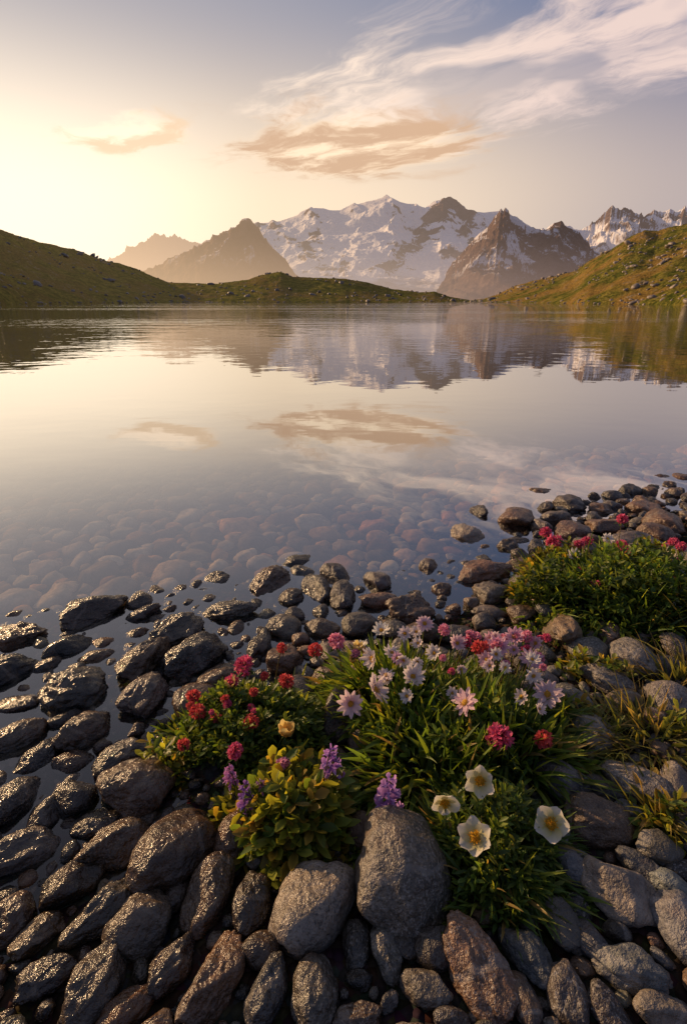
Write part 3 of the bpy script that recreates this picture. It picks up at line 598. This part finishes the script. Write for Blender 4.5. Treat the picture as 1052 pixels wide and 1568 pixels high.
CL=[(765,1128,22,.16,MAG),(833,1133,16,.13,RED),(374,1019,17,.15,MAG),(438,1043,13,.14,RED),(296,1066,13,.12,RED),(303,1090,15,.11,RED),(385,1106,14,.12,RED),(360,1150,15,.11,MAG),(281,1140,11,.09,RED),(515,982,15,.17,PK),(483,995,12,.16,RED),(735,992,15,.18,RED),(355,1043,12,.13,MAG),(432,992,9,.15,RED),(848,830,14,.15,MAG),(950,838,13,.16,MAG),(1022,888,12,.14,MAG),(952,795,10,.17,MAG),(805,975,12,.17,PK),(822,1008,13,.15,PK),(713,983,10,.17,MAG),(680,965,11,.18,PK),(835,815,10,.15,MAG),(1030,830,9,.15,MAG),(330,1100,10,.11,RED),(433,1170,12,.12,PK),(975,845,10,.15,MAG),(762,988,13,.18,PK),(405,1035,8,.14,RED),(345,1070,8,.13,RED),(545,1000,8,.16,PK)]
for _ in range(13): CL.append((rng.uniform(640,840),rng.uniform(965,1030),rng.uniform(6,11),rng.uniform(.15,.18),PK if rng.uniform()<.6 else MAG))
for _ in range(12): CL.append((rng.uniform(835,1050),rng.uniform(815,900),rng.uniform(5,10),rng.uniform(.13,.16),PK if rng.uniform()<.4 else MAG))
for _ in range(8): CL.append((rng.uniform(280,470),rng.uniform(1040,1120),rng.uniform(5,8),rng.uniform(.11,.14),RED if rng.uniform()<.6 else MAG))
for (a_,b_,r,z,cl) in CL:
    x,y,sc=place(a_,b_,z); R_=r*sc; mb=MB(); c=np.array([x,y,z]); rx,ry=rootof(x,y); k=26
    i=np.arange(k)+.5; ph=np.arccos(1-1.55*i/k); th=i*2.399963+rng.normal(size=k)*.3; nv=np.stack([np.sin(ph)*np.cos(th),np.sin(ph)*np.sin(th),np.cos(ph)],-1)
    Pp=c+nv*R_*.62*rng.uniform(.6,1.25,(k,1))*np.array([1,1,.9]); t1=nrm(np.cross(nv,[.1,.3,1.])); t2=np.cross(nv,t1)
    for j in range(5):
        an=2*math.pi*j/5+rng.normal(size=k)*.2; d=t1*np.cos(an)[:,None]+t2*np.sin(an)[:,None]+nv*.5
        cl_=np.array(cl)*rng.uniform(.55,1.35,(k,1)); leaves(mb,Pp,d,R_*.44,R_*.24,0.,cl_,3,'ovate',.2,np.minimum(cl_*1.5+.05,.9))
    leaves(mb,np.tile(c,(k,1)),nv,R_*.75,R_*.16,0,np.array(cl)*.4,2,'lance')
    stem(mb,x,y,z,rx,ry,(.14,.10,.03)); leaves(mb,np.tile(c-[0,0,R_*.5],(7,1)),np.stack([np.cos(np.arange(7.)),np.sin(np.arange(7.)),np.full(7,-.1)],-1),R_*1.1,R_*.4,.2,(.09,.15,.03),3); mb.make('red_clover_flower' if cl!=PK else 'pink_clover_flower',m_pt)
for (a_,b_,wd,hh_,z,cl) in ((507,1168,40,62,.15,(.38,.17,.50)),(595,1216,46,66,.12,(.38,.19,.48)),(376,1220,30,60,.10,(.27,.11,.42)),(352,1186,24,34,.11,(.44,.16,.42)),(400,1208,24,36,.10,(.32,.14,.44))):
    x,y,sc=place(a_,b_,z); mb=MB(); c=np.array([x,y,z]); rx,ry=rootof(x,y); k=22; Hh=hh_*sc*.9; Rr=wd*sc*.46
    t=np.linspace(0,1,k); th=np.arange(k)*2.4; ax=c+np.stack([t*0,t*0,(t-.5)*Hh],-1); o=np.stack([np.cos(th),np.sin(th),.25-0.6*(1-t)],-1)
    Bp=ax; L=Rr*(1.15-.6*t)
    cb=np.array(cl)*rng.uniform(.7,1.3,(k,1))
    leaves(mb,Bp,o,L,L*.42,.25,cb*.8,4,'ovate',.9,cb*1.2)
    leaves(mb,Bp+o*(L*.55)[:,None],o*.6+np.array([0,0,.9]),L*.7,L*.65,.1,cb*1.1,4,'ovate',.4,np.minimum(cb*1.8+.06,.9))
    leaves(mb,Bp+o*(L*.5)[:,None],o,L*.6,L*.3,.6,cb*1.3,3,'ovate',.6,np.array((.7,.5,.7)))
    stem(mb,x,y,z+Hh*.45,rx,ry,(.12,.12,.04),.0014); mb.make('purple_vetch_flower',m_pt)
for (a_,b_,sz,z) in ((438,1118,28,.14),(352,1048,18,.13),(547,992,18,.16),(540,1010,14,.14)):
    x,y,sc=place(a_,b_,z); R_=sz*sc/2; mb=MB(); c=np.array([x,y,z-R_*.5]); Fm=frame((0.1,-.2,1)); rx,ry=rootof(x,y)
    for j in range(2): petals(mb,c,Fm,5,R_*.75,R_*1.1,2.2-j*.4,(.75,.5,.12),(.85,.66,.25),j*.6,.2,.8)
    disc(mb,c,Fm,R_*.3,R_*.5,(.85,.5,.05),20); stem(mb,x,y,z-R_*.5,rx,ry); mb.make('yellow_globeflower',m_pt)
print('done')
